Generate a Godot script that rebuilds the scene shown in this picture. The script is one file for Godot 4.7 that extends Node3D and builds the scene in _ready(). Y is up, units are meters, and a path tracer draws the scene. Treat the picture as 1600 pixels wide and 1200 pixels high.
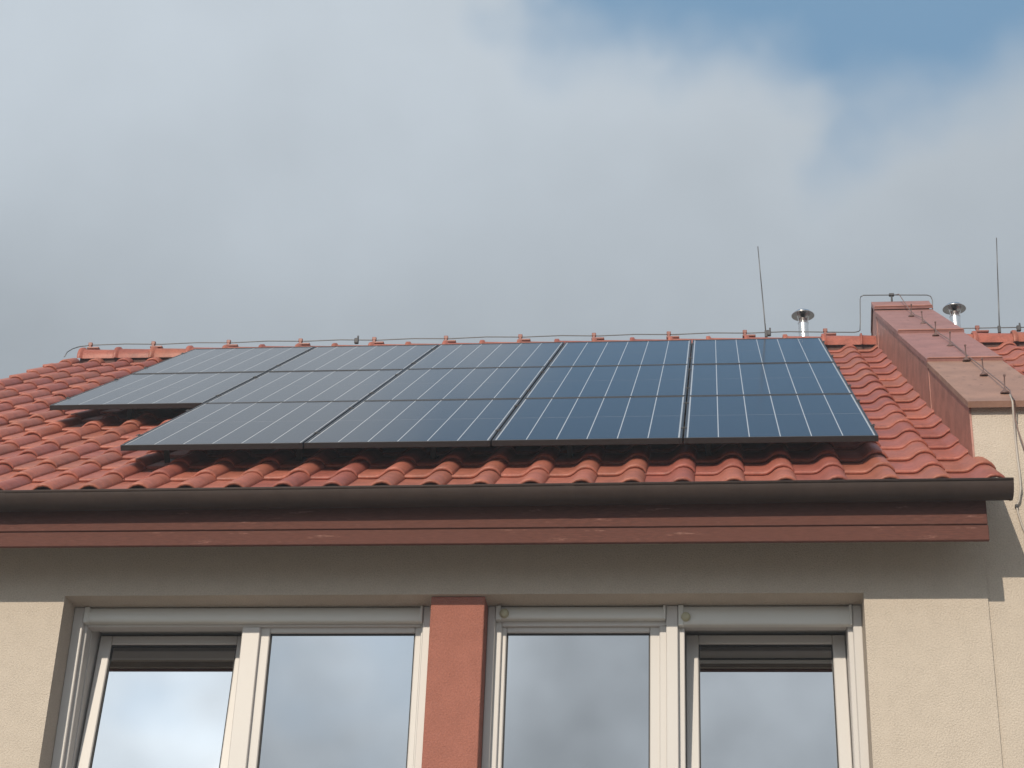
extends Node3D
# Red tiled roof with solar panels above a beige plastered upper storey, seen from the ground.

const OY := 5.85                 # height of the lowest panel edge above the ground
const ALPHA := 0.60209           # roof pitch
const RIDGE_Z := -4.78
const TILE_W := 0.2535
const COURSE := 0.379
const EAVE_S := -0.575
const TILE_N := -0.105           # crest of a tile's tail, measured from the panel plane
const XF := 5.587                # left face of the party wall
const XF2 := 6.01
const ZW := -0.26                # plane of the plastered wall, in the facade's own units (see W)
const WALL_Z := -0.05            # the same plane in metres
const RZ := -5.12                # the ridge line, in the units of the ridge fittings (see Q)
const SUN_AZ := 16.0             # degrees left of the facade's normal
const SUN_EL := 26.0

var ROOF := Transform3D(Basis(Vector3.RIGHT, ALPHA), Vector3(0, OY, 0))
var M := {}
var rng := RandomNumberGenerator.new()

# ------------------------------------------------------------------ materials
func lin(r: float, g: float, b: float) -> Color:
	return Color(r, g, b).linear_to_srgb()

func mat(called: String, c: Color, rough: float, metal := 0.0, spec := 0.5) -> StandardMaterial3D:
	var m := StandardMaterial3D.new()
	m.resource_name = called
	m.albedo_color = c
	m.roughness = rough
	m.metallic = metal
	m.metallic_specular = spec
	M[called] = m
	return m

func noise(seed_: int, freq: float, octaves := 4) -> FastNoiseLite:
	var n := FastNoiseLite.new()
	n.seed = seed_
	n.noise_type = FastNoiseLite.TYPE_SIMPLEX_SMOOTH
	n.frequency = freq
	n.fractal_type = FastNoiseLite.FRACTAL_FBM
	n.fractal_octaves = octaves
	return n

# a grey texture whose values run from lo to hi, mixed from coarse patches and fine grain
func grain_image(size: int, coarse: float, fine: float, lo: float, hi: float, share: float, seed_: int) -> Image:
	var a := noise(seed_, coarse, 4).get_seamless_image(size, size)
	var b := noise(seed_ + 7, fine, 2).get_seamless_image(size, size)
	a.convert(Image.FORMAT_L8)
	b.convert(Image.FORMAT_L8)
	var da := a.get_data()
	var db := b.get_data()
	var out := PackedByteArray()
	out.resize(size * size)
	for i in size * size:
		var v := (da[i] * (1.0 - share) + db[i] * share) / 255.0
		out[i] = int(clampf(lo + (hi - lo) * v, 0.0, 1.0) * 255.0)
	return Image.create_from_data(size, size, false, Image.FORMAT_L8, out)

func textured(m: StandardMaterial3D, img: Image, scale: float, world := true) -> void:
	img.convert(Image.FORMAT_RGB8)
	m.albedo_texture = ImageTexture.create_from_image(img)
	m.uv1_triplanar = true
	m.uv1_world_triplanar = world
	m.uv1_scale = Vector3.ONE * scale

func bumped(m: StandardMaterial3D, freq: float, size: int, strength: float, seed_: int) -> void:
	var img := noise(seed_, freq, 3).get_seamless_image(size, size)
	img.convert(Image.FORMAT_RGBA8)
	img.bump_map_to_normal_map(strength)
	m.normal_enabled = true
	m.normal_texture = ImageTexture.create_from_image(img)

func make_materials() -> void:
	var p := mat("plaster", lin(0.535, 0.468, 0.394), 0.95, 0.0, 0.2)
	textured(p, grain_image(512, 0.012, 0.16, 0.90, 1.05, 0.75, 3), 1.1)
	bumped(p, 0.16, 512, 2.0, 11)
	var rp := mat("red_plaster", lin(0.37, 0.15, 0.112), 0.95, 0.0, 0.2)
	textured(rp, grain_image(512, 0.012, 0.16, 0.84, 1.06, 0.75, 5), 1.1)
	bumped(rp, 0.16, 512, 2.0, 12)
	for k in 4:
		var tone: float = [1.0, 0.88, 1.08, 0.95][k]
		var t := mat("clay_%d" % k, lin(0.385 * tone, 0.118 * tone * [1.0, 0.97, 1.05, 1.08][k], 0.081 * tone), 0.48, 0.0, 0.42)
		textured(t, grain_image(256, 0.02, 0.12, 0.70, 1.14, 0.45, 20 + k), 1.7)
	mat("gutter_metal", lin(0.050, 0.035, 0.030), 0.55, 0.0, 0.25)
	textured(M.gutter_metal, grain_image(256, 0.012, 0.09, 0.85, 1.08, 0.4, 31), 1.3)
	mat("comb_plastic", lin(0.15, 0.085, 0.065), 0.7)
	mat("deck_wood", lin(0.32, 0.235, 0.16), 0.9, 0.0, 0.2)
	var w := mat("fascia_paint", Color.WHITE, 0.8, 0.0, 0.3)
	textured(w, fascia_image(), 0.55)
	var cl := mat("cladding_metal", lin(0.385, 0.175, 0.135), 0.5, 0.0, 0.5)
	textured(cl, grain_image(512, 0.010, 0.08, 0.76, 1.12, 0.35, 41), 0.9)
	for k in 3:
		var tn: Array = [[0.345, 0.20, 0.148], [0.33, 0.16, 0.142], [0.33, 0.165, 0.146]][k]  # lowest sheet beige, upper ones pinker: sky reflection put into the colour
		var c := mat("coping_metal_%d" % k, lin(tn[0], tn[1], tn[2]), 0.55, 0.0, 0.4)
		textured(c, spotted_image(51 + k), 1.0)
	mat("frame_white", lin(0.53, 0.51, 0.49), 0.45, 0.0, 0.5)
	mat("cassette_white", lin(0.62, 0.62, 0.59), 0.45)
	mat("added_board", lin(0.34, 0.30, 0.26), 0.9, 0.0, 0.2)  # for the unseen boards added behind the fascia
	mat("gasket", lin(0.02, 0.02, 0.02), 0.7)
	mat("knob", lin(0.42, 0.40, 0.27), 0.5)
	var g := mat("glass", lin(0.37, 0.375, 0.385), 0.012, 1.0, 0.5)
	g.transparency = BaseMaterial3D.TRANSPARENCY_ALPHA
	g.albedo_color.a = 0.78
	mat("panel_frame", lin(0.022, 0.02, 0.021), 0.38)
	mat("cell", lin(0.005, 0.007, 0.020), 0.13, 0.0, 0.28)
	textured(M.cell, grain_image(256, 0.02, 0.06, 0.75, 1.15, 0.3, 61), 2.0)
	mat("backsheet", lin(0.42, 0.43, 0.45), 0.13, 0.0, 0.28)
	mat("hook_steel", lin(0.05, 0.048, 0.046), 0.5, 0.3)
	mat("rail_black", lin(0.03, 0.029, 0.029), 0.45)
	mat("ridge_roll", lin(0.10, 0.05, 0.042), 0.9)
	mat("flue_steel", lin(0.66, 0.66, 0.66), 0.27, 1.0)
	mat("wire_steel", lin(0.16, 0.165, 0.17), 0.5, 0.6)
	mat("clip_brown", lin(0.22, 0.07, 0.05), 0.5)
	mat("dark_clip", lin(0.05, 0.05, 0.055), 0.6)
	mat("stand_brown", lin(0.13, 0.075, 0.065), 0.6)
	mat("cable", lin(0.42, 0.38, 0.34), 0.5)
	mat("wire_brown", lin(0.20, 0.13, 0.11), 0.5, 0.3)
	mat("room", lin(0.60, 0.56, 0.50), 0.95)
	var gr := mat("ground", lin(0.30, 0.275, 0.24), 0.95, 0.0, 0.2)
	textured(gr, grain_image(512, 0.02, 0.2, 0.55, 1.25, 0.5, 71), 0.25)

# brown paint, worn through to pale wood in streaks along the board
func fascia_image() -> Image:
	var n := noise(81, 1.0, 4)
	var img := Image.create(512, 512, false, Image.FORMAT_RGB8)
	for y in 512:
		for x in 512:
			# seamless in x by blending two reads
			var t := x / 512.0
			var v := lerpf(n.get_noise_2d(x * 0.008, y * 0.11), n.get_noise_2d((x - 512) * 0.008, y * 0.11), t)
			var f := lerpf(n.get_noise_2d(x * 0.05 + 90, y * 0.5), n.get_noise_2d((x - 512) * 0.05 + 90, y * 0.5), t)
			var worn := smoothstep(0.38, 0.72, v + f * 0.40) * 0.6
			var base := 0.86 + f * 0.16
			img.set_pixel(x, y, Color(0.43 * base, 0.275 * base, 0.24 * base).lerp(Color(0.64, 0.50, 0.455), worn))
	return img

# painted sheet with scattered small dirt spots
func spotted_image(seed_: int) -> Image:
	var img := grain_image(512, 0.010, 0.09, 0.82, 1.08, 0.3, seed_)
	var r := RandomNumberGenerator.new()
	r.seed = seed_
	for k in 46:
		var cx := r.randi_range(0, 511)
		var cy := r.randi_range(0, 511)
		var rad := r.randf_range(1.5, 5.5)
		for dy in range(-6, 7):
			for dx in range(-6, 7):
				var d := Vector2(dx * r.randf_range(0.8, 1.2), dy * 0.8).length()
				if d < rad:
					var x := posmod(cx + dx, 512)
					var y := posmod(cy + dy, 512)
					var q := img.get_pixel(x, y).r
					img.set_pixel(x, y, Color(q, q, q) * 0.66)
	return img

# ------------------------------------------------------------------ mesh tools
func new_st(smooth := false) -> SurfaceTool:
	var st := SurfaceTool.new()
	st.begin(Mesh.PRIMITIVE_TRIANGLES)
	st.set_smooth_group(0 if smooth else -1)
	return st

func tri(st: SurfaceTool, a: Vector3, b: Vector3, c: Vector3, out: Vector3) -> void:
	if (c - a).cross(b - a).dot(out) < 0.0:
		var t := b
		b = c
		c = t
	st.add_vertex(a)
	st.add_vertex(b)
	st.add_vertex(c)

func quad(st: SurfaceTool, a: Vector3, b: Vector3, c: Vector3, d: Vector3, out: Vector3) -> void:
	tri(st, a, b, c, out)
	tri(st, a, c, d, out)

# a box with chamfered edges
func bx(st: SurfaceTool, c: Vector3, size: Vector3, bev := 0.0, xf := Transform3D.IDENTITY) -> void:
	var h := size * 0.5
	bev = minf(bev, minf(h.x, minf(h.y, h.z)) * 0.9)
	for ax in 3:
		var u := (ax + 1) % 3
		var v := (ax + 2) % 3
		for s in [-1.0, 1.0]:
			var pts := []
			for q in [[-1, -1], [1, -1], [1, 1], [-1, 1]]:
				var p := Vector3.ZERO
				p[ax] = s * h[ax]
				p[u] = q[0] * (h[u] - bev)
				p[v] = q[1] * (h[v] - bev)
				pts.append(xf * (c + p))
			var o := Vector3.ZERO
			o[ax] = s
			quad(st, pts[0], pts[1], pts[2], pts[3], xf.basis * o)
	if bev <= 0.0:
		return
	for ax in 3:
		var u := (ax + 1) % 3
		var v := (ax + 2) % 3
		for su in [-1.0, 1.0]:
			for sv in [-1.0, 1.0]:
				var pts := []
				for q in [[-1, 0], [1, 0], [1, 1], [-1, 1]]:
					var p := Vector3.ZERO
					p[ax] = q[0] * (h[ax] - bev)
					p[u] = su * (h[u] - (bev if q[1] == 1 else 0.0))
					p[v] = sv * (h[v] - (0.0 if q[1] == 1 else bev))
					pts.append(xf * (c + p))
				var o := Vector3.ZERO
				o[u] = su
				o[v] = sv
				quad(st, pts[0], pts[1], pts[2], pts[3], xf.basis * o)
	for sx in [-1.0, 1.0]:
		for sy in [-1.0, 1.0]:
			for sz in [-1.0, 1.0]:
				var s := Vector3(sx, sy, sz)
				var a := c + s * Vector3(h.x, h.y - bev, h.z - bev)
				var b := c + s * Vector3(h.x - bev, h.y, h.z - bev)
				var d := c + s * Vector3(h.x - bev, h.y - bev, h.z)
				tri(st, xf * a, xf * b, xf * d, xf.basis * s)

# box given by its two corners
func span(st: SurfaceTool, a: Vector3, b: Vector3, bev := 0.0, xf := Transform3D.IDENTITY) -> void:
	bx(st, (a + b) * 0.5, (b - a).abs(), bev, xf)

# extrudes a closed YZ polygon along x
func prism_x(st: SurfaceTool, poly: Array, x0: float, x1: float) -> void:
	var p2 := PackedVector2Array()
	var mid := Vector2.ZERO
	for q in poly:
		p2.append(q)
		mid += q / poly.size()
	var idx := Geometry2D.triangulate_polygon(p2)
	for i in range(0, idx.size(), 3):
		for e in [[x0, -1.0], [x1, 1.0]]:
			var pts := []
			for k in 3:
				var q: Vector2 = p2[idx[i + k]]
				pts.append(Vector3(e[0], q.x, q.y))
			tri(st, pts[0], pts[1], pts[2], Vector3(e[1], 0, 0))
	var cw := Geometry2D.is_polygon_clockwise(p2)
	for i in p2.size():
		var a := p2[i]
		var b := p2[(i + 1) % p2.size()]
		var d := b - a
		var o := Vector2(d.y, -d.x) * (-1.0 if cw else 1.0)
		quad(st, Vector3(x0, a.x, a.y), Vector3(x1, a.x, a.y), Vector3(x1, b.x, b.y), Vector3(x0, b.x, b.y), Vector3(0, o.x, o.y))

func tube(st: SurfaceTool, pts: Array, r: float, seg := 6) -> void:
	var rings := []
	for i in pts.size():
		var d: Vector3 = (pts[mini(i + 1, pts.size() - 1)] - pts[maxi(i - 1, 0)]).normalized()
		var side := d.cross(Vector3.UP if absf(d.y) < 0.9 else Vector3.RIGHT).normalized()
		var up := side.cross(d).normalized()
		var ring := []
		for k in seg:
			var an := TAU * k / seg
			ring.append(pts[i] + (side * cos(an) + up * sin(an)) * r)
		rings.append(ring)
	for i in rings.size() - 1:
		for k in seg:
			var k2 := (k + 1) % seg
			var o: Vector3 = rings[i][k] + rings[i][k2] - 2.0 * pts[i]
			quad(st, rings[i][k], rings[i + 1][k], rings[i + 1][k2], rings[i][k2], o)
	for e in [0, rings.size() - 1]:
		var o: Vector3 = pts[e] - pts[1 if e == 0 else e - 1]
		for k in seg:
			tri(st, pts[e], rings[e][k], rings[e][(k + 1) % seg], o)

# turns a profile of (radius, height) pairs round the y axis
func lathe(st: SurfaceTool, prof: Array, seg := 28, at := Vector3.ZERO) -> void:
	for i in prof.size() - 1:
		var a: Vector2 = prof[i]
		var b: Vector2 = prof[i + 1]
		for k in seg:
			var t0 := TAU * k / seg
			var t1 := TAU * (k + 1) / seg
			var p := func(q: Vector2, t: float): return at + Vector3(cos(t) * q.x, q.y, sin(t) * q.x)
			var d := b - a
			var tm := (t0 + t1) * 0.5
			var o := Vector3(cos(tm) * d.y, -d.x, sin(tm) * d.y)
			if a.x < 1e-6:
				tri(st, p.call(a, t0), p.call(b, t1), p.call(b, t0), o)
			elif b.x < 1e-6:
				tri(st, p.call(a, t0), p.call(a, t1), p.call(b, t0), o)
			else:
				quad(st, p.call(a, t0), p.call(a, t1), p.call(b, t1), p.call(b, t0), o)

func finish(st: SurfaceTool) -> ArrayMesh:
	st.generate_normals()
	return st.commit()

func obj(called: String, mesh: Mesh, m: Material, parent: Node = self, xf := Transform3D.IDENTITY) -> MeshInstance3D:
	var o := MeshInstance3D.new()
	o.name = called
	o.mesh = mesh
	o.material_override = m
	o.transform = xf
	parent.add_child(o, true)
	return o

var taken := {}
func numbered(called: String) -> String:
	var n: int = taken.get(called, -1) + 1
	taken[called] = n
	return called if n == 0 else "%s_%03d" % [called, n]

func thing(called: String, label: String, category: String, at := Vector3.ZERO, group := "") -> Node3D:
	var o := Node3D.new()
	o.name = numbered(called)
	add_child(o)
	o.position = at
	o.set_meta("label", label)
	o.set_meta("category", category)
	if group:
		o.set_meta("group", group)
	return o

func V(x: float, y: float, z: float) -> Vector3:
	return Vector3(x, y + OY, z)

# facade drawing (walls, windows, gutter) to metres in the scene
const WS := 0.97694
func W(x: float, y: float, z: float) -> Vector3:
	return Vector3(x * WS + 0.0979, y * WS - 0.0981 + OY, z * WS + 0.2040)

# drawing of the ridge fittings to metres in the scene
const QS := 0.97566
func Q(x: float, y: float, z: float) -> Vector3:
	return Vector3(x * QS + 0.1033, y * QS - 0.1035 + OY, z * QS + 0.2153)

# a point on the roof: x along the eaves, s up the slope, n out of the slope
func rp(x: float, s: float, n: float) -> Vector3:
	return ROOF * Vector3(x, n, -s)

# ------------------------------------------------------------------ sky
func el_blue(az: float) -> float:
	# lower edge of the clear patch, degrees of elevation by degrees of azimuth
	var k := [[-60.0, 74.0], [-30.0, 64.0], [-20.0, 47.5], [-14.0, 42.2], [-9.5, 39.2], [-6.6, 37.9], [-2.3, 37.8], [-1.0, 37.0], [1.7, 36.3], [3.4, 35.5], [4.4, 34.9], [5.6, 35.1], [7.3, 35.2], [11.5, 35.3], [16.0, 37.0], [24.0, 46.0], [40.0, 62.0], [70.0, 76.0]]
	if az <= k[0][0] or az >= k[-1][0]:
		return 80.0
	for i in k.size() - 1:
		if az <= k[i + 1][0]:
			var t: float = (az - k[i][0]) / (k[i + 1][0] - k[i][0])
			return lerpf(k[i][1], k[i + 1][1], t)
	return 80.0

func make_sky() -> Image:
	var w := 2048
	var h := 1024
	var img := Image.create(w, h, false, Image.FORMAT_RGBF)
	img.fill(Color(0.20, 0.205, 0.19))
	var big := noise(5, 1.5, 5)
	var mid := noise(17, 4.2, 5)
	var tilt := noise(29, 1.1, 3)
	var puff := noise(43, 9.0, 5)
	var sun := sun_towards()
	for y in h / 2 + 4:
		var el := 90.0 - (y + 0.5) * 180.0 / h
		var ce := cos(deg_to_rad(el))
		var se := sin(deg_to_rad(el))
		var fine := el > 12.0 and el < 60.0
		for x in w:
			var az := (x + 0.5) * 360.0 / w   # straight ahead (-z) is the panorama's edge
			if az > 180.0:
				az -= 360.0
			var ra := deg_to_rad(az)
			var d := Vector3(sin(ra) * ce, se, -cos(ra) * ce)
			var a := big.get_noise_3dv(d)
			var m := mid.get_noise_3d(d.x, d.y * 1.6, d.z)
			var c := tilt.get_noise_3dv(d)
			var p := puff.get_noise_3dv(d)
			# how much cloud stands in this direction
			var front := smoothstep(70.0, 40.0, absf(az - 3.0))
			var clear := smoothstep(-1.7, 2.6, el - el_blue(az + m * 2.5 + p * 2.5) + 0.5 + m * 1.8 + p * 1.8 + a * 0.8) if fine or el >= 60.0 else 0.0
			clear *= 0.95 - 0.25 * smoothstep(0.0, 0.45, m + a * 0.5)
			var elsewhere := smoothstep(0.30, 0.62, a * 0.9 + m * 0.55) * 0.32 * smoothstep(3.0, 14.0, el)
			var gap := lerpf(elsewhere, clear, front)
			# cloud: pale grey, mottled; brighter towards the left, duller low down
			var shade := lerpf(0.53, 0.49, front) + 0.04 * c + lerpf(0.24, 0.045, front) * m + lerpf(0.14, 0.03, front) * a + lerpf(0.22, 0.03, front) * p
			# the near bank: thin and bright high up, thicker and duller lower down
			var bank := -0.045 + 0.16 * smoothstep(26.0, 38.0, el - 0.10 * (az + 6.0))
			bank -= 0.03 * smoothstep(-15.0, -26.0, az) * smoothstep(32.0, 26.0, el)
			shade += bank * front * smoothstep(60.0, 46.0, el)
			var cloud := Color(shade * 0.895, shade * 1.0, shade * 1.10)
			var blue := Color(0.172, 0.318, 0.490).lerp(Color(0.105, 0.205, 0.37), smoothstep(40.0, 80.0, el))
			blue = blue.lerp(Color(0.36, 0.45, 0.54), smoothstep(26.0, 4.0, el) * 0.8)
			var col := cloud.lerp(blue, gap)
			# light scattered forward round the sun behind the thin cloud
			var th := rad_to_deg(acos(clampf(d.dot(sun), -1.0, 1.0)))
			var glow := 1.0 + 1.15 * exp(-pow(th / 34.0, 2.0)) + 1.7 * exp(-pow(th / 7.0, 2.0))
			img.set_pixel(x, y, Color(col.r * glow, col.g * glow * (0.97 + 0.03 / glow), col.b * glow * (0.92 + 0.08 / glow)))
	return img

func sun_towards() -> Vector3:
	var a := deg_to_rad(SUN_AZ)
	var e := deg_to_rad(SUN_EL)
	return Vector3(-sin(a) * cos(e), sin(e), cos(a) * cos(e))

# ------------------------------------------------------------------ scene
func _ready() -> void:
	rng.seed = 4711
	var cam := Camera3D.new()
	cam.name = "camera"
	cam.position = V(4.24448, -4.25278, 8.8465)
	cam.rotation = Vector3(0.4755345, 0.1218431, 0.0397663)
	cam.fov = 23.407
	cam.near = 0.05
	cam.far = 2000.0
	add_child(cam)
	cam.current = true

	var env := Environment.new()
	var sky := Sky.new()
	var pano := PanoramaSkyMaterial.new()
	pano.panorama = ImageTexture.create_from_image(make_sky())
	sky.sky_material = pano
	env.background_mode = Environment.BG_SKY
	env.sky = sky
	env.tonemap_mode = Environment.TONE_MAPPER_LINEAR
	env.tonemap_exposure = 1.0
	env.fog_enabled = true
	env.fog_density = 0.0032
	env.fog_light_color = Color(0.90, 0.93, 0.97)
	env.sdfgi_enabled = true
	env.ssao_enabled = true
	env.ssil_enabled = true
	var we := WorldEnvironment.new()
	we.name = "world_environment"
	we.environment = env
	add_child(we)

	var sun := DirectionalLight3D.new()
	sun.name = "sun"
	sun.light_energy = 1.08
	sun.light_color = Color(1.0, 0.945, 0.865)
	sun.light_angular_distance = 0.55
	sun.shadow_enabled = true
	add_child(sun)
	sun.look_at_from_position(sun_towards() * 40.0, Vector3.ZERO, Vector3.UP)

	make_materials()
	build_ground()
	var house := thing("house", "beige plastered house with red tiled roof and red pillar between its windows", "house")
	build_walls(house)
	build_roof(house)
	build_party_wall(house)
	build_eaves(house)
	build_windows(house)
	build_rails()
	build_panels()
	build_lightning()
	build_flues()

func build_ground() -> void:
	var st := new_st()
	quad(st, Vector3(-400, 0, -400), Vector3(400, 0, -400), Vector3(400, 0, 400), Vector3(-400, 0, 400), Vector3.UP)
	var g := obj("ground", finish(st), M.ground)
	g.set_meta("kind", "structure")
	g.set_meta("label", "light paved ground round the house")
	g.set_meta("category", "ground")

# ------------------------------------------------------------------ walls
const WIN_TOP := -0.772
const WIN_BOTTOM := -2.36
const WX := [0.746, 2.741, 3.027, 4.995]

func build_walls(house: Node3D) -> void:
	var back := (2.0 * RIDGE_Z - WALL_Z - 0.2040) / WS
	# front wall, round the two window openings
	var st := new_st()
	var g := (0.0981 - OY) / WS
	span(st, W(-1.2, g, ZW), W(WX[0], -0.165, ZW - 0.40))
	span(st, W(WX[3], g, ZW), W(5.62, -0.165, ZW - 0.40))
	span(st, W(WX[0], WIN_TOP, ZW), W(WX[3], -0.165, ZW - 0.40))
	span(st, W(WX[0], g, ZW), W(WX[3], WIN_BOTTOM, ZW - 0.40))
	obj("wall", finish(st), M.plaster, house)
	var bw := new_st()
	span(bw, W(-1.2, g, back + 0.40), W(5.62, -0.36, back))
	obj("back_wall", finish(bw), M.plaster, house)
	# gable
	var gz := WALL_Z - 0.393
	var gable := [Vector2(0.0, gz), Vector2(OY - 0.26, gz), Vector2(OY + 2.85, RIDGE_Z), Vector2(OY - 0.26, 2.0 * RIDGE_Z - gz), Vector2(0.0, 2.0 * RIDGE_Z - gz)]
	var gb := new_st()
	prism_x(gb, gable, -1.072, -0.733)
	obj("gable_wall", finish(gb), M.plaster, house)
	# red pillar between the windows, set slightly back
	var pl := new_st()
	span(pl, W(WX[1], WIN_BOTTOM + 0.001, ZW - 0.028), W(WX[2], WIN_TOP - 0.001, ZW - 0.395), 0.004)
	obj("pillar", finish(pl), M.red_plaster, house).set_meta("label", "terracotta red plastered pillar between the two windows")
	# the neighbouring part beyond the party wall
	var nb := new_st()
	span(nb, W(6.04, g, ZW), W(9.3, -0.165, ZW - 0.40))
	obj("wall", finish(nb), M.plaster, house)
	var bw2 := new_st()
	span(bw2, W(6.04, g, back + 0.40), W(9.3, -0.36, back))
	obj("back_wall", finish(bw2), M.plaster, house)
	var gb2 := new_st()
	prism_x(gb2, gable, 8.84, 9.182)
	obj("gable_wall", finish(gb2), M.plaster, house)
	# room behind the windows
	for q in [["room_ceiling", -0.50, -0.40, ZW - 0.41, -4.6], ["room_floor", -3.45, -3.25, ZW - 0.41, -4.6], ["room_wall", -3.24, -0.51, -4.45, -4.59]]:
		var rm := new_st()
		span(rm, W(-0.84, q[1], q[3]), W(5.61, q[2], q[4]))
		obj(q[0], finish(rm), M.room, house)
	# sills
	for k in [0, 2]:
		var sl := new_st()
		span(sl, W(WX[k] + 0.004, WIN_BOTTOM + 0.002, ZW + 0.04), W(WX[k + 1] - 0.004, WIN_BOTTOM + 0.026, ZW - 0.20), 0.004)
		obj("window_sill", finish(sl), M.cladding_metal, house)

# ------------------------------------------------------------------ roof
func tile_mesh(length: float, drop := 0.021) -> ArrayMesh:
	# local: x across (crest at 0), y out of the slope (crest of the tail at 0), -z up the slope (tail at 0)
	var prof := [[-0.200, -0.0425], [-0.156, -0.0445], [-0.103, -0.0445], [-0.081, -0.0405], [-0.063, -0.030], [-0.045, -0.0145], [-0.025, -0.004], [0.0, 0.0], [0.0225, -0.0035], [0.040, -0.0135], [0.0525, -0.028], [0.0594, -0.0400]]
	var rows := [[0.004, -0.021], [-0.002, -0.017], [-0.003, -0.009], [0.002, -0.002], [0.011, 0.0], [length * 0.5, -drop * length * 0.5 / COURSE], [length, -drop * length / COURSE]]
	var st := new_st(true)
	for i in rows.size() - 1:
		for j in prof.size() - 1:
			var p := func(r: Array, q: Array): return Vector3(q[0], q[1] + r[1], -r[0])
			var o := Vector3(0, 1, 0.0) if i >= 3 else Vector3(0, 0.3, 1)
			quad(st, p.call(rows[i], prof[j]), p.call(rows[i], prof[j + 1]), p.call(rows[i + 1], prof[j + 1]), p.call(rows[i + 1], prof[j]), o)
	# the cut edge along the right of the roll
	for i in range(1, rows.size() - 1):
		var q: Array = prof[-1]
		var a := Vector3(q[0], q[1] + rows[i][1], -rows[i][0])
		var b := Vector3(q[0], q[1] + rows[i + 1][1], -rows[i + 1][0])
		quad(st, a, b, b + Vector3(-0.004, -0.008, 0), a + Vector3(-0.004, -0.008, 0), Vector3.RIGHT)
	return finish(st)

func tile_x(k: int) -> float:
	return 3.072 + TILE_W * k

func under_panels(x: float, s: float) -> bool:
	if x > 1.15 and x < 5.03 and s > 0.42:
		return true
	return x > 0.12 and x <= 1.15 and s > 2.1

func build_roof(house: Node3D) -> void:
	var meshes := [tile_mesh(0.45), tile_mesh(0.45, 0.0195), tile_mesh(0.45, 0.0225)]
	var short_tile := tile_mesh(0.22)
	for side in 2:
		var x0 := -1.31 if side == 0 else XF2 + 0.005
		var x1 := XF - 0.003 if side == 0 else 9.25
		# boarded deck under the tiles, front and back
		var dk := new_st()
		var top_s := 5.656
		bx(dk, Vector3((x0 + x1) * 0.5, -0.215, -(top_s - 0.50) * 0.5), Vector3(x1 - x0, 0.04, top_s + 0.50), 0.0, ROOF)
		var roof := obj("roof", finish(dk), M.deck_wood, house)
		var bk := new_st()
		var mirror := Transform3D(Basis(Vector3.UP, PI), Vector3(0, 0, 2.0 * RIDGE_Z)) * ROOF
		bx(bk, Vector3(-(x0 + x1) * 0.5, -0.165, -(top_s - 0.50) * 0.5), Vector3(x1 - x0, 0.06, top_s + 0.50), 0.0, mirror)
		obj("back_slope", finish(bk), M.clay_0, roof)
		# tiles
		var hidden := new_st(true)
		var any := false
		var ks := range(-17, 11) if side == 0 else range(12, 25)
		for k in ks:
			for r in 17:
				var x := tile_x(k)
				var s := EAVE_S + COURSE * r
				var jig := Transform3D(Basis(Vector3.UP, rng.randf_range(-0.006, 0.006)) * Basis(Vector3.RIGHT, rng.randf_range(-0.003, 0.003)), Vector3(rng.randf_range(-0.0025, 0.0025), rng.randf_range(-0.0015, 0.0015), rng.randf_range(-0.004, 0.004)))
				var xf := ROOF * Transform3D(Basis.IDENTITY, Vector3(x, TILE_N, -s)) * jig
				var mesh: Mesh = meshes[rng.randi() % 3] if r < 16 else short_tile
				var m: Material = M["clay_%d" % (rng.randi() % 4)]
				if (side == 0 and under_panels(x, s)) or (side == 1 and (k > 16 or r < 6)):
					hidden.append_from(mesh, 0, xf)
					any = true
				else:
					obj("roof_tile", mesh, m, roof, xf)
		if any:
			var hd := obj("hidden_tiles", hidden.commit(), M.clay_0, roof)
			hd.set_meta("kind", "stuff")
		# dark combs closing the rolls at the eave
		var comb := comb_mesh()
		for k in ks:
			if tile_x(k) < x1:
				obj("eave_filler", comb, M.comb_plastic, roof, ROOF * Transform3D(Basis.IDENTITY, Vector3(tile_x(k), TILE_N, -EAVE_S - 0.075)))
		# drip sheet leading from the deck into the gutter
		var dp := new_st()
		var dx := (5.70 if side == 0 else 9.3)
		var dw := (-1.42 if side == 0 else 6.06)
		quad(dp, W(dw, -0.335, 0.02), W(dx, -0.335, 0.02), W(dx, -0.395, 0.17), W(dw, -0.395, 0.17), Vector3(0, 1, 0.5))
		obj("drip_sheet", finish(dp), M.gutter_metal, roof)
		# ridge
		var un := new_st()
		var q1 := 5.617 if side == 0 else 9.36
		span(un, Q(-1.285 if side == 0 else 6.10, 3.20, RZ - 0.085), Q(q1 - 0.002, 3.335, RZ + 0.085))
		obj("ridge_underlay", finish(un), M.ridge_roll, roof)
		var cap := ridge_mesh()
		var xr := -1.30 if side == 0 else 6.08
		while xr < q1 - 0.05:
			var length := minf(0.345, q1 - xr)
			var rx := Transform3D(Basis.from_scale(Vector3(length / 0.345 * QS, 1, 1)), Q(xr, 3.28 + rng.randf_range(-0.002, 0.002), RZ))
			obj("ridge_tile", cap, M["clay_%d" % (rng.randi() % 4)], roof, rx)
			xr += 0.3228

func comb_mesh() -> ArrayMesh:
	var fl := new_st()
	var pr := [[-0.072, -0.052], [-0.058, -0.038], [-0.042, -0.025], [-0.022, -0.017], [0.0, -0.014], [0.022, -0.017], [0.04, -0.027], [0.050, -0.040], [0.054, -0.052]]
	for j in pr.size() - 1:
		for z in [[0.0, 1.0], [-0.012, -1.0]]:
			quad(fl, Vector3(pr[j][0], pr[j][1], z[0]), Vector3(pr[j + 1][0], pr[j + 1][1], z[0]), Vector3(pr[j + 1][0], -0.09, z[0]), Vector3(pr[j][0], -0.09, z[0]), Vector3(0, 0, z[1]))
	return finish(fl)

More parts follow.
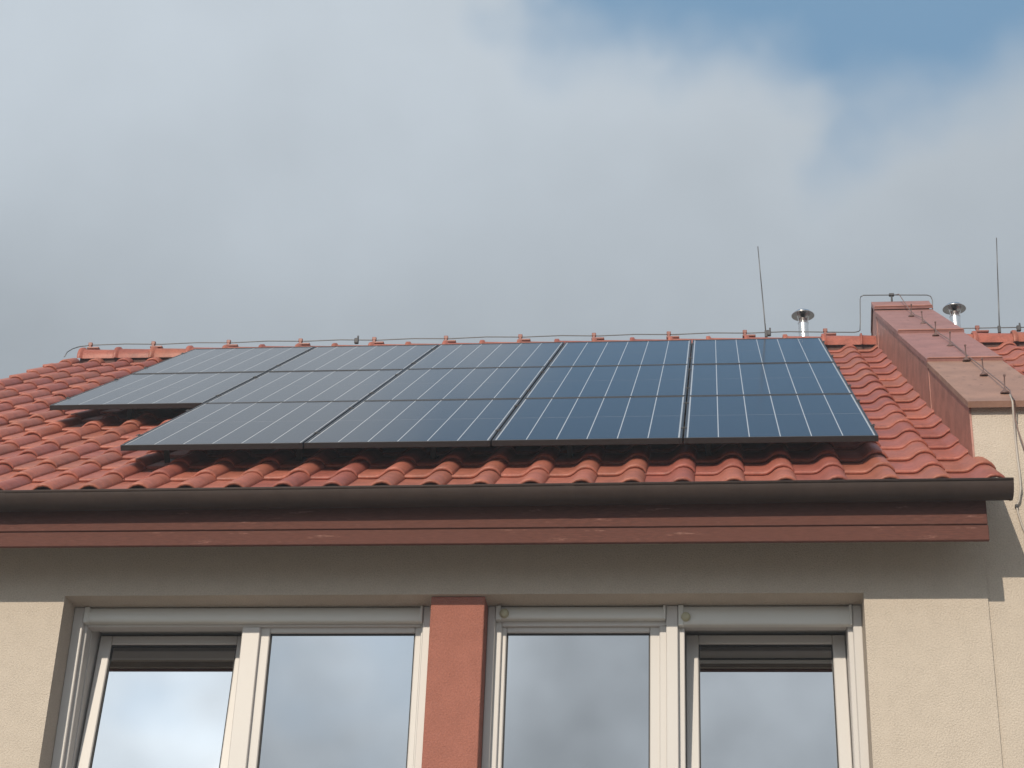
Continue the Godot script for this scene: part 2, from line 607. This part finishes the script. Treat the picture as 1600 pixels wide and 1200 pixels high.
# a half-round ridge tile lying along x, with a thickened collar at its left end
func ridge_mesh() -> ArrayMesh:
	var st := new_st(true)
	var rows := [[0.0, 0.0], [0.0, 0.014], [0.006, 0.018], [0.034, 0.018], [0.042, 0.004], [0.05, 0.001], [0.345, -0.008]]
	for i in rows.size() - 1:
		for j in 12:
			var p := func(r: Array, t: float): return Vector3(r[0], sin(t) * (0.105 + r[1]), cos(t) * (0.115 + r[1]))
			var t0 := -0.25 + (PI + 0.5) * j / 12.0
			var t1 := -0.25 + (PI + 0.5) * (j + 1) / 12.0
			var tm := (t0 + t1) * 0.5
			var o := Vector3(-0.6 if i == 0 else 0.0, sin(tm), cos(tm))
			quad(st, p.call(rows[i], t0), p.call(rows[i], t1), p.call(rows[i + 1], t1), p.call(rows[i + 1], t0), o)
	return finish(st)

# ------------------------------------------------------------------ party wall
func build_party_wall(house: Node3D) -> void:
	var zf := WALL_Z - 0.018
	var top := func(z: float): return (0.128 - z * sin(ALPHA)) / cos(ALPHA) + OY
	var st := new_st()
	prism_x(st, [Vector2(0, zf), Vector2(top.call(zf), zf), Vector2(top.call(RIDGE_Z), RIDGE_Z), Vector2(top.call(zf), 2.0 * RIDGE_Z - zf), Vector2(0, 2.0 * RIDGE_Z - zf)], XF + 0.001, XF2 - 0.001)
	var wall := obj("party_wall", finish(st), M.plaster, house)
	# sheet cladding of the side above the tiles
	var cuts := [-0.066, -1.555, -3.05, -4.54, RIDGE_Z]
	for f in 2:
		for i in cuts.size() - 1:
			var z0: float = cuts[i] - (0.0 if i > 0 else -0.004)
			var z1: float = cuts[i + 1] - 0.0003
			var lo := func(z: float): return (-0.20 - z * sin(ALPHA)) / cos(ALPHA) + OY
			var hi := func(z: float): return (0.147 - z * sin(ALPHA)) / cos(ALPHA) + OY
			var poly := [Vector2(lo.call(z0), z0), Vector2(hi.call(z0), z0), Vector2(hi.call(z1), z1), Vector2(lo.call(z1), z1)]
			if f == 1:
				for q in 4:
					poly[q] = Vector2(poly[q].x, 2.0 * RIDGE_Z - poly[q].y)
			var cs := new_st()
			var off := 0.0035 * (i % 2)
			prism_x(cs, poly, XF - 0.010 - off, XF)
			obj("cladding_sheet", finish(cs), M.cladding_metal, wall)
	# coping sheets, each laid over the next one down
	var seams := [0.115, 2.0, 3.80, 5.70]
	for f in 2:
		var frame := ROOF if f == 0 else Transform3D(Basis(Vector3.UP, PI), Vector3(0, 0, 2.0 * RIDGE_Z)) * ROOF
		var xm := (XF + XF2) * 0.5 * (1.0 if f == 0 else -1.0)
		for i in 4:
			var s0: float = seams[i] - (0.03 if i > 0 else 0.0)
			var s1: float = seams[i + 1] if i < 3 else 5.94
			var n0 := 0.157 + (0.016 if i > 0 else 0.0)
			if i == 3:
				n0 += 0.012
			var n1 := 0.155 if i < 3 else 0.203
			var cs := new_st()
			var hw := 0.231 + 0.002 * i
			var pts := [[-hw, -0.034], [-hw, -0.004], [-hw + 0.004, 0.0], [hw - 0.004, 0.0], [hw, -0.004], [hw, -0.034]]
			for j in 5:
				var a := Vector3(xm + pts[j][0], n0 + pts[j][1], -s0)
				var b := Vector3(xm + pts[j + 1][0], n0 + pts[j + 1][1], -s0)
				var c := Vector3(xm + pts[j + 1][0], n1 + pts[j + 1][1], -s1)
				var d := Vector3(xm + pts[j][0], n1 + pts[j][1], -s1)
				var o: Vector3 = [Vector3(-1, 0, 0), Vector3(-1, 1, 0), Vector3(0, 1, 0), Vector3(1, 1, 0), Vector3(1, 0, 0)][j]
				quad(cs, frame * a, frame * b, frame * c, frame * d, frame.basis * o)
			# folded front edge
			var drop := 0.034 if i == 0 else 0.020
			quad(cs, frame * Vector3(xm - hw, n0, -s0), frame * Vector3(xm + hw, n0, -s0), frame * Vector3(xm + hw, n0 - drop, -s0 + 0.001), frame * Vector3(xm - hw, n0 - drop, -s0 + 0.001), frame.basis * Vector3(0, 0, 1))
			quad(cs, frame * Vector3(xm - hw, n0 - drop, -s0), frame * Vector3(xm + hw, n0 - drop, -s0), frame * Vector3(xm + hw, n0 - drop, -s0 - 0.10), frame * Vector3(xm - hw, n0 - drop, -s0 - 0.10), frame.basis * Vector3(0, -1, 0))
			obj("coping_sheet", finish(cs), M["coping_metal_%d" % mini(i, 2)], wall)
			# standing fold across the seam
			if i > 0:
				var fd := new_st()
				bx(fd, Vector3(xm, n0 + 0.004, -s0 - 0.012), Vector3(hw * 2.0 - 0.01, 0.010, 0.03), 0.003, frame)
				obj("seam_fold", finish(fd), M.cladding_metal, wall)

# ------------------------------------------------------------------ eaves
func build_eaves(house: Node3D) -> void:
	for side in 2:
		var x0 := -1.40 if side == 0 else 6.07
		var x1 := 5.597 if side == 0 else 9.4
		var up := new_st()
		span(up, W(x0, -0.546, 0.10), W(x1, -0.345, 0.072), 0.003)
		obj("fascia_board", finish(up), M.fascia_paint, house)
		var lo := new_st()
		span(lo, W(x0, -0.630, 0.093), W(x1 + 0.003, -0.5485, 0.068), 0.003)
		obj("fascia_board", finish(lo), M.fascia_paint, house)
		var ib := new_st()
		span(ib, W(x0, -0.622, 0.066), W(x1, -0.36, 0.050), 0.0)
		obj("added_backing", finish(ib), M.added_board, house)  # unseen board, added to grey what the tilted panes reflect
		var sb := new_st()
		span(sb, W(x0, -0.400, 0.049), W(x1, -0.380, ZW + 0.002), 0.0)
		obj("added_lining", finish(sb), M.added_board, house)  # unseen sheet closing the eave, added only for the pane reflections
		build_gutter(house, x0 - 0.02, 5.718 if side == 0 else 9.45)

func build_gutter(house: Node3D, x0: float, x1: float) -> void:
	var r := 0.075
	var cy := func(x: float): return -0.371 - 0.0025 * (5.718 - x)
	var st := new_st(true)
	var prof := []
	for j in 15:
		var t := PI * j / 14.0
		prof.append([cos(t) * r, -sin(t) * r])
	var xs := []
	var n := int(ceil((x1 - x0) / 2.0))
	for i in n + 1:
		xs.append(lerpf(x0, x1, float(i) / n))
	for i in n:
		for j in 14:
			for shell in 2:
				var k := 1.0 if shell == 0 else 0.965
				var p := func(x: float, q: Array): return W(x, cy.call(x) + q[1] * k, 0.175 + q[0] * k)
				var tm := PI * (j + 0.5) / 14.0
				var o := Vector3(0, -sin(tm), cos(tm)) * (1.0 if shell == 0 else -1.0)
				quad(st, p.call(xs[i], prof[j]), p.call(xs[i + 1], prof[j]), p.call(xs[i + 1], prof[j + 1]), p.call(xs[i], prof[j + 1]), o)
	var g := obj("gutter", finish(st), M.gutter_metal, house)
	# rolled front bead
	var bd := new_st(true)
	tube(bd, [W(x0, cy.call(x0) + 0.002, 0.175 + r - 0.003), W(x1, cy.call(x1) + 0.002, 0.175 + r - 0.003)], 0.0085, 10)
	obj("gutter_bead", finish(bd), M.gutter_metal, g)
	# end caps
	for e in [[x0, -1.0], [x1, 1.0]]:
		var ec := new_st()
		for j in 14:
			var c := W(e[0], cy.call(e[0]), 0.175)
			var a := W(e[0], cy.call(e[0]) + prof[j][1] * 1.02, 0.175 + prof[j][0] * 1.02)
			var b := W(e[0], cy.call(e[0]) + prof[j + 1][1] * 1.02, 0.175 + prof[j + 1][0] * 1.02)
			var w := Vector3(-e[1] * 0.014, 0, 0)
			tri(ec, c, a, b, Vector3(e[1], 0, 0))
			quad(ec, a, b, b + w, a + w, (a + b) * 0.5 - c)
		obj("end_cap", finish(ec), M.gutter_metal, g)
	# joint sleeves
	var x := x0 + 1.9
	while x < x1 - 0.6:
		var sl := new_st(true)
		for j in 14:
			var k := 1.025
			var p := func(xx: float, q: Array): return W(xx, cy.call(xx) + q[1] * k, 0.175 + q[0] * k)
			var tm := PI * (j + 0.5) / 14.0
			quad(sl, p.call(x, prof[j]), p.call(x + 0.05, prof[j]), p.call(x + 0.05, prof[j + 1]), p.call(x, prof[j + 1]), Vector3(0, -sin(tm), cos(tm)))
		obj("joint_sleeve", finish(sl), M.gutter_metal, g)
		x += 3.0

# ------------------------------------------------------------------ windows
const FZ := -0.465               # front of the fixed frame
const SZ := -0.487               # front of a closed sash

func build_windows(house: Node3D) -> void:
	# first window: open sash on the left
	var f := new_st()
	frame_bars(f, WX[0], WX[1], [1.688, 1.787])
	var w := obj("window", finish(f), M.frame_white, house)
	w.set_meta("label", "left white two-part window beside the pillar")
	sash(w, 0.838, 1.686, true)
	liner(w, WX[0] + 0.001, 0.826)
	liner_top(w, 0.83, 1.69)
	sash(w, 1.770, 2.700, false)
	guide(w, WX[0] + 0.001, 0.806)
	guide(w, 2.680, WX[1] - 0.001)
	cassette(w, 0.808, 2.678, -0.863, 0.0)
	# second window: open sash on the right
	f = new_st()
	frame_bars(f, WX[2], WX[3], [3.94, 4.072])
	w = obj("window", finish(f), M.frame_white, house)
	w.set_meta("label", "right white two-part window beside the pillar")
	sash(w, 3.058, 3.957, false)
	sash(w, 4.074, 4.918, true)
	liner(w, 4.922, WX[3] - 0.001)
	liner_top(w, 4.07, 4.92)
	guide(w, WX[2] + 0.001, 3.069)
	guide(w, 3.976, 4.038)
	guide(w, 4.946, WX[3] - 0.001)
	cassette(w, 3.071, 3.974, -0.851, 3.118)
	cassette(w, 4.040, 4.944, -0.886, 4.080)

func frame_bars(st: SurfaceTool, x0: float, x1: float, mid: Array) -> void:
	var z1 := FZ - 0.075
	span(st, W(x0 + 0.001, WIN_BOTTOM + 0.03, FZ), W(x0 + 0.075, WIN_TOP - 0.002, z1), 0.004)
	span(st, W(x1 - 0.075, WIN_BOTTOM + 0.03, FZ), W(x1 - 0.001, WIN_TOP - 0.002, z1), 0.004)
	span(st, W(mid[0], WIN_BOTTOM + 0.09, FZ), W(mid[1], -0.8765, z1), 0.004)
	span(st, W(x0 + 0.0755, -0.876, FZ), W(x1 - 0.0755, WIN_TOP - 0.002, z1), 0.003)
	span(st, W(x0 + 0.0755, WIN_BOTTOM + 0.03, FZ), W(x1 - 0.0755, WIN_BOTTOM + 0.09, z1), 0.003)

# one sash: frame, gasket and pane; a tilted one leans into the room about its bottom edge
func sash(w: Node3D, x0: float, x1: float, tilted: bool) -> void:
	var y0 := WIN_BOTTOM + 0.092
	var y1 := -0.853
	var hgt := y1 - y0
	var wide := x1 - x0
	var bar := 0.068
	var xf := Transform3D(Basis(Vector3.RIGHT, -0.108 if tilted else 0.0) * Basis.from_scale(Vector3.ONE * WS), W(x0, y0, FZ - 0.030 if tilted else SZ))
	var st := new_st()
	var d := 0.062
	span(st, Vector3(0, 0, 0), Vector3(bar, hgt, -d), 0.005)
	span(st, Vector3(wide - bar, 0, 0), Vector3(wide, hgt, -d), 0.005)
	span(st, Vector3(bar + 0.0005, 0, 0), Vector3(wide - bar - 0.0005, bar, -d), 0.005)
	var tb := 0.052
	span(st, Vector3(bar + 0.0005, hgt - tb, 0), Vector3(wide - bar - 0.0005, hgt, -d), 0.005)
	obj("sash", finish(st), M.frame_white, w, xf)
	var gk := new_st()
	var gz := 0.007
	span(gk, Vector3(bar, bar, -0.012), Vector3(bar + gz, hgt - tb, -0.030))
	span(gk, Vector3(wide - bar - gz, bar, -0.012), Vector3(wide - bar, hgt - tb, -0.030))
	span(gk, Vector3(bar + gz, bar, -0.012), Vector3(wide - bar - gz, bar + gz, -0.030))
	span(gk, Vector3(bar + gz, hgt - tb - gz, -0.012), Vector3(wide - bar - gz, hgt - tb, -0.030))
	obj("gasket", finish(gk), M.gasket, w, xf)
	var pn := new_st()
	quad(pn, Vector3(bar, bar, -0.020), Vector3(wide - bar, bar, -0.020), Vector3(wide - bar, hgt - tb, -0.020), Vector3(bar, hgt - tb, -0.020), Vector3(0, 0, 1))
	obj("pane", finish(pn), M.glass, w, xf)

# inner part of the fixed frame, behind an open sash
func liner(w: Node3D, x0: float, x1: float) -> void:
	var st := new_st()
	span(st, W(x0, WIN_BOTTOM + 0.10, FZ - 0.076), W(x1, WIN_TOP - 0.003, -0.70), 0.002)
	obj("frame_liner", finish(st), M.frame_white, w)

func liner_top(w: Node3D, x0: float, x1: float) -> void:
	var st := new_st()
	span(st, W(x0, -0.838, FZ - 0.076), W(x1, WIN_TOP - 0.003, -0.70), 0.002)
	obj("frame_liner", finish(st), M.frame_white, w)

func guide(w: Node3D, x0: float, x1: float) -> void:
	var st := new_st()
	span(st, W(x0, WIN_BOTTOM + 0.032, -0.430), W(x1, WIN_TOP - 0.003, FZ + 0.001), 0.004)
	obj("guide_rail", finish(st), M.frame_white, w)

# roller box under the lintel, with a rounded front
func cassette(w: Node3D, x0: float, x1: float, yb: float, knob_x: float) -> void:
	var st := new_st(true)
	var yt := WIN_TOP - 0.004
	var pr := [[yt, FZ + 0.001], [yt, -0.444], [yt - 0.006, -0.432], [lerpf(yt, yb, 0.35), -0.424], [lerpf(yt, yb, 0.7), -0.420], [yb + 0.006, -0.421], [yb, -0.427], [yb, FZ + 0.001]]
	for i in pr.size() - 1:
		var a: Array = pr[i]
		var b: Array = pr[i + 1]
		var o := Vector3(0, -(b[1] - a[1]), b[0] - a[0])
		o = Vector3(0, (a[0] + b[0]) * 0.5 - (yt + yb) * 0.5, 0.03 + (a[1] + b[1]) * 0.5 + 0.44)
		quad(st, W(x0, a[0], a[1]), W(x1, a[0], a[1]), W(x1, b[0], b[1]), W(x0, b[0], b[1]), o)
	var c := obj("roller_cassette", finish(st), M.cassette_white, w)
	for e in [[x0, x0 + 0.028], [x1 - 0.014, x1]]:
		var ec := new_st()
		span(ec, W(e[0], yb - 0.003, -0.417), W(e[1], yt, FZ + 0.002), 0.003)
		obj("cassette_end", finish(ec), M.cassette_white, w)
	if knob_x > 0.0:
		var kn := new_st(true)
		lathe(kn, [Vector2(0.0, 0.030), Vector2(0.014, 0.029), Vector2(0.021, 0.024), Vector2(0.024, 0.014), Vector2(0.024, 0.0)], 20)
		obj("knob", finish(kn), M.knob, w, Transform3D(Basis(Vector3.RIGHT, PI / 2), W(knob_x, lerpf(yt, yb, 0.62), -0.424)))

# ------------------------------------------------------------------ solar panels
const PW := 1.011
const PH := 1.698
const PX := 1.02
const PS := 1.7063

func build_panels() -> void:
	# shared meshes; local: x across, y out of the panel, -z up the slope, origin at the lower left corner
	var fw := 0.013
	var th := 0.032
	var f := new_st()
	span(f, Vector3(0, -th, 0), Vector3(fw, 0, -PH), 0.0012)
	span(f, Vector3(PW - fw, -th, 0), Vector3(PW, 0, -PH), 0.0012)
	span(f, Vector3(fw, -th, 0), Vector3(PW - fw, 0, -fw), 0.0012)
	span(f, Vector3(fw, -th, -PH + fw), Vector3(PW - fw, 0, -PH), 0.0012)
	var frame := finish(f)
	var b := new_st()
	span(b, Vector3(fw, -0.009, -fw), Vector3(PW - fw, -0.0032, -PH + fw))
	var sheet := finish(b)
	var side := 0.009
	var gap := 0.0058
	var ends := 0.006
	var mid := 0.0045
	var cw := (PW - 2.0 * fw - 2.0 * side - 5.0 * gap) / 6.0
	var ch := (PH - 2.0 * fw - 2.0 * ends - mid) / 2.0
	var cst := new_st()
	span(cst, Vector3(0, -0.0032, 0), Vector3(cw, -0.0030, -ch))
	var strip := finish(cst)
	var rows := ["bottom", "middle", "top"]
	var cols := ["first", "second", "third", "fourth", "fifth"]
	for r in 3:
		for c in 5:
			if r == 0 and c == 0:
				continue
			var label := "dark blue solar panel in the %s row, %s column from the left" % [rows[r], cols[c]]
			var at := rp(c * PX + 0.0045, r * PS + 0.004, 0.0)
			var t := thing("solar_panel", label, "solar panel", at, "solar panels on the tiled roof")
			t.basis = ROOF.basis * Basis(Vector3.RIGHT, rng.randf_range(-0.0012, 0.0012)) * Basis(Vector3.BACK, rng.randf_range(-0.0012, 0.0012))
			obj("frame", frame, M.panel_frame, t)
			obj("backsheet", sheet, M.backsheet, t)
			for i in 6:
				for j in 2:
					var o := Vector3(fw + side + i * (cw + gap), 0, -(fw + ends + j * (ch + mid)))
					obj("cell_strip", strip, M.cell, t, Transform3D(Basis.IDENTITY, o))

func build_rails() -> void:
	var names := ["lowest", "second lowest", "third lowest", "third highest", "second highest", "highest"]
	for r in 3:
		for k in 2:
			var s: float = r * PS + [0.36, 1.36][k]
			var x0 := (PX if r == 0 else 0.0) - 0.004
			var x1 := 5.0 * PX + 0.012
			var t := thing("mounting_rail", "%s dark mounting rail under the solar panels" % names[r * 2 + k], "rail", rp(x0, s, -0.0515), "rails under the solar panels")
			t.basis = ROOF.basis
			var st := new_st()
			span(st, Vector3(0, -0.0185, -0.018), Vector3(x1 - x0, 0.0190, 0.018), 0.002)
			obj("bar", finish(st), M.rail_black, t)
			# hooks down to the tiles, one in every third pan
			var kk := -16
			while tile_x(kk) < x1 - 0.1:
				var hx := tile_x(kk) - 0.13
				if hx > x0 + 0.05:
					var hk := new_st()
					var lx := hx - x0
					span(hk, Vector3(lx - 0.016, -0.107, -0.0245), Vector3(lx + 0.016, 0.012, -0.0185), 0.001)
					span(hk, Vector3(lx - 0.016, -0.113, -0.0185), Vector3(lx + 0.016, -0.107, -0.14), 0.001)
					obj("hook", finish(hk), M.hook_steel, t)
				kk += 3
			# clamps in the gaps between panels and at both ends
			for c in range(1 if r == 0 else 0, 6):
				var cx := c * PX - x0
				var cl := new_st()
				span(cl, Vector3(cx - 0.004, 0.0192, -0.016), Vector3(cx + 0.004, 0.0515, 0.016), 0.001)
				span(cl, Vector3(cx - (0.017 if c > 0 else 0.009), 0.0518, -0.016), Vector3(cx + (0.017 if c < 5 else 0.009), 0.0542, 0.016), 0.001)
				obj("clamp", finish(cl), M.dark_clip, t)
				var bo := new_st(true)
				lathe(bo, [Vector2(0.0055, 0.0543), Vector2(0.0055, 0.058), Vector2(0.0, 0.058)], 8, Vector3(cx, 0, 0))
				obj("bolt", finish(bo), M.hook_steel, t)

# ------------------------------------------------------------------ lightning protection
func build_lightning() -> void:
	var yw := 3.452
	# conductor along the ridge, up and over the party wall, on along the far ridge
	var t := thing("ridge_conductor", "thin grey lightning wire held above the ridge tiles", "wire", Q(-1.3, 3.41, RZ))
	var o := -t.position
	var pts := [Q(-1.40, 3.25, RZ + 0.16), Q(-1.405, 3.33, RZ + 0.10), Q(-1.39, 3.40, RZ + 0.03), Q(-1.35, 3.435, RZ), Q(-1.24, yw - 0.002, RZ)]
	var x := -0.92
	var i := 0
	while x < 5.3:
		pts.append(Q(x, yw + (0.004 if i % 2 == 0 else -0.005) - 0.003 * maxf(x - 3.5, 0.0), RZ + 0.003 * sin(x * 3.1)))
		x += 0.322
		i += 1
	for q in [[5.44, 3.434], [5.475, 3.442], [5.49, 3.47], [5.495, 3.54], [5.505, 3.77], [5.512, 3.797], [5.535, 3.811], [5.77, 3.808], [5.85, 3.806], [6.07, 3.80], [6.10, 3.787], [6.112, 3.75], [6.104, 3.60], [6.12, 3.475], [6.15, 3.452], [6.6, 3.452], [7.4, 3.448], [9.2, 3.45]]:
		pts.append(Q(q[0], q[1], RZ - (0.03 if q[1] > 3.46 else 0.0)))
	for k in pts.size():
		pts[k] += o
	var st := new_st(true)
	tube(st, pts, 0.0045, 6)
	obj("wire", finish(st), M.wire_steel, t)
	for hx in [-1.243, -0.669, 0.011, 0.655, 1.31, 1.942, 2.591, 3.228, 3.87, 4.517, 5.195, 6.46, 7.1, 7.75, 8.4]:
		var hs := new_st()
		span(hs, Q(hx - 0.012, 3.395, RZ - 0.012) + o, Q(hx + 0.012, yw + 0.012, RZ + 0.012) + o, 0.003)
		span(hs, Q(hx - 0.018, yw - 0.012, RZ - 0.014) + o, Q(hx + 0.018, yw + 0.020, RZ + 0.014) + o, 0.004)
		span(hs, Q(hx - 0.02, 3.400, RZ - 0.03) + o, Q(hx + 0.09, 3.418, RZ + 0.03) + o, 0.004)
		obj("holder", finish(hs), M.clip_brown, t)
	for cx in [1.153, 4.72, 6.80]:
		var cs := new_st()
		span(cs, Q(cx - 0.018, 3.415, RZ - 0.016) + o, Q(cx + 0.018, yw + 0.014, RZ + 0.016) + o, 0.005)
		span(cs, Q(cx + 0.004, yw + 0.006, RZ - 0.008) + o, Q(cx + 0.018, yw + 0.04, RZ + 0.008) + o, 0.003)
		obj("connector", finish(cs), M.dark_clip, t)
	var ps := new_st()
	tube(ps, [Q(5.772, 3.72, RZ - 0.03) + o, Q(5.772, 3.80, RZ - 0.03) + o], 0.008, 8)
	span(ps, Q(5.75, 3.797, RZ - 0.045) + o, Q(5.794, 3.820, RZ - 0.015) + o, 0.004)
	obj("apex_post", finish(ps), M.dark_clip, t)

	# rods standing on the ridge
	for q in [[4.697, 3.405, 4.650, 4.285, "lightning rod rising from the ridge left of the steel flue"], [6.640, 3.405, 6.690, 4.315, "lightning rod rising from the far right ridge"]]:
		var r := thing("lightning_rod", q[4], "rod", Q(q[0], q[1], RZ), "lightning rods on the ridge")
		var rs := new_st(true)
		var top := Vector3(q[2] - q[0], q[3] - q[1], 0)
		tube(rs, [Vector3.ZERO, top * 0.55], 0.0052, 8)
		tube(rs, [top * 0.55, top], 0.0042, 8)
		obj("shaft", finish(rs), M.wire_steel, r)
		var fs := new_st()
		span(fs, Vector3(-0.012, -0.004, -0.012), Vector3(0.012, 0.06, 0.012), 0.003)
		obj("foot", finish(fs), M.dark_clip, r)

	# wire on small stands down the coping
	var base := 0.164
	var c := thing("coping_conductor", "thin lightning wire on small conical stands down the sheet metal coping", "wire", rp(5.80, 0.25, base))
	var oc := -c.position
	var cp := [Q(5.80, 3.80, RZ - 0.02) + oc, Q(5.825, 3.77, RZ + 0.05) + oc]
	var spots := [[5.790, 4.988], [5.807, 4.344], [5.799, 3.482], [5.807, 2.757], [5.802, 1.930], [5.800, 1.178], [5.797, 0.383]]
	for q in spots:
		cp.append(rp(q[0] + 0.02, q[1] + 0.30, base + 0.022) + oc)
		cp.append(rp(q[0] + 0.026, q[1], base + 0.012) + oc)
	cp.append(rp(5.803, 0.22, base + 0.008) + oc)
	cp.append(rp(5.803, 0.10, base - 0.004) + oc)
	for q in [[5.835, 0.20], [5.847, 0.117], [5.862, 0.049], [5.87, -0.03]]:
		cp.append(W(q[0], q[1], -0.215) + oc)
	var cst := new_st(true)
	tube(cst, cp, 0.0035, 6)
	obj("wire", finish(cst), M.wire_brown, c)
	var cone := new_st(true)
	lathe(cone, [Vector2(0.0, -0.006), Vector2(0.024, -0.006), Vector2(0.024, 0.002), Vector2(0.016, 0.009), Vector2(0.006, 0.020), Vector2(0.0035, 0.026), Vector2(0.0035, 0.090), Vector2(0.0065, 0.093), Vector2(0.0065, 0.103), Vector2(0.0, 0.105)], 12)
	var stand := finish(cone)
	for q in spots:
		var tilt := Basis(Vector3.BACK, rng.randf_range(-0.06, 0.06)) * Basis(Vector3.RIGHT, ALPHA * 0.25)
		obj("stand", stand, M.stand_brown, c, Transform3D(tilt, rp(q[0], q[1], base) + oc))

	# cable hanging down the front of the party wall
	var e := thing("hanging_cable", "thin grey cable hanging down the beige party wall past the gutter end", "cable", W(5.83, 0.22, -0.24))
	var oe := -e.position
	var ep := []
	for q in [[5.826, 0.345, -0.235], [5.829, 0.285, -0.205], [5.832, 0.20, -0.235], [5.834, 0.09, -0.255], [5.836, -0.03, -0.258], [5.838, -0.11, -0.255], [5.836, -0.20, -0.25], [5.822, -0.265, -0.255], [5.808, -0.292, -0.265], [5.812, -0.33, -0.266], [5.826, -0.40, -0.266], [5.85, -0.48, -0.268], [5.87, -0.62, -0.268]]:
		ep.append(W(q[0], q[1], q[2]) + oe)
	var es := new_st(true)
	tube(es, ep, 0.0055, 8)
	obj("cable", finish(es), M.cable, e)
	var ck := new_st()
	span(ck, W(5.800, -0.302, -0.278) + oe, W(5.816, -0.284, -0.255) + oe, 0.003)
	obj("clip", finish(ck), M.dark_clip, e)

# ------------------------------------------------------------------ flues
func build_flues() -> void:
	for q in [[5.048, 3.968, "steel flue with cone cap behind the ridge beside the lightning rod"], [6.376, 4.005, "steel flue with cone cap right of the sheet metal coping"]]:
		var z := -5.75
		var foot := 3.337 - (RZ - z) * tan(ALPHA) - 0.06
		var t := thing("steel_flue", q[2], "flue", Q(q[0], foot, z), "steel flues behind the ridge")
		var hat: float = (q[1] - foot) * QS
		var st := new_st(true)
		lathe(st, [Vector2(0.043, -0.05), Vector2(0.043, hat - 0.0955), Vector2(0.043, hat - 0.0915), Vector2(0.0465, hat - 0.089), Vector2(0.047, hat - 0.0855), Vector2(0.0465, hat - 0.082), Vector2(0.041, hat - 0.0795), Vector2(0.0395, hat - 0.076), Vector2(0.037, hat - 0.046), Vector2(0.036, hat - 0.042), Vector2(0.034, hat - 0.041), Vector2(0.033, hat - 0.045), Vector2(0.033, hat - 0.12)], 36)
		obj("pipe", finish(st), M.flue_steel, t)
		var hs := new_st(true)
		lathe(hs, [Vector2(0.0, hat + 0.042), Vector2(0.04, hat + 0.034), Vector2(0.075, hat + 0.018), Vector2(0.096, hat - 0.002), Vector2(0.100, hat - 0.010), Vector2(0.096, hat - 0.011), Vector2(0.06, hat - 0.002), Vector2(0.03, hat - 0.014), Vector2(0.0, hat - 0.030)], 36)
		obj("cap", finish(hs), M.flue_steel, t)
		for k in 3:
			var an := TAU * k / 3.0 + 0.5
			var d := Vector3(cos(an), 0, sin(an))
			var ss := new_st()
			tube(ss, [d * 0.042 + Vector3(0, hat - 0.085, 0), d * 0.055 + Vector3(0, hat - 0.03, 0), d * 0.058 + Vector3(0, hat + 0.006, 0)], 0.0035, 6)
			obj("strut", finish(ss), M.flue_steel, t)
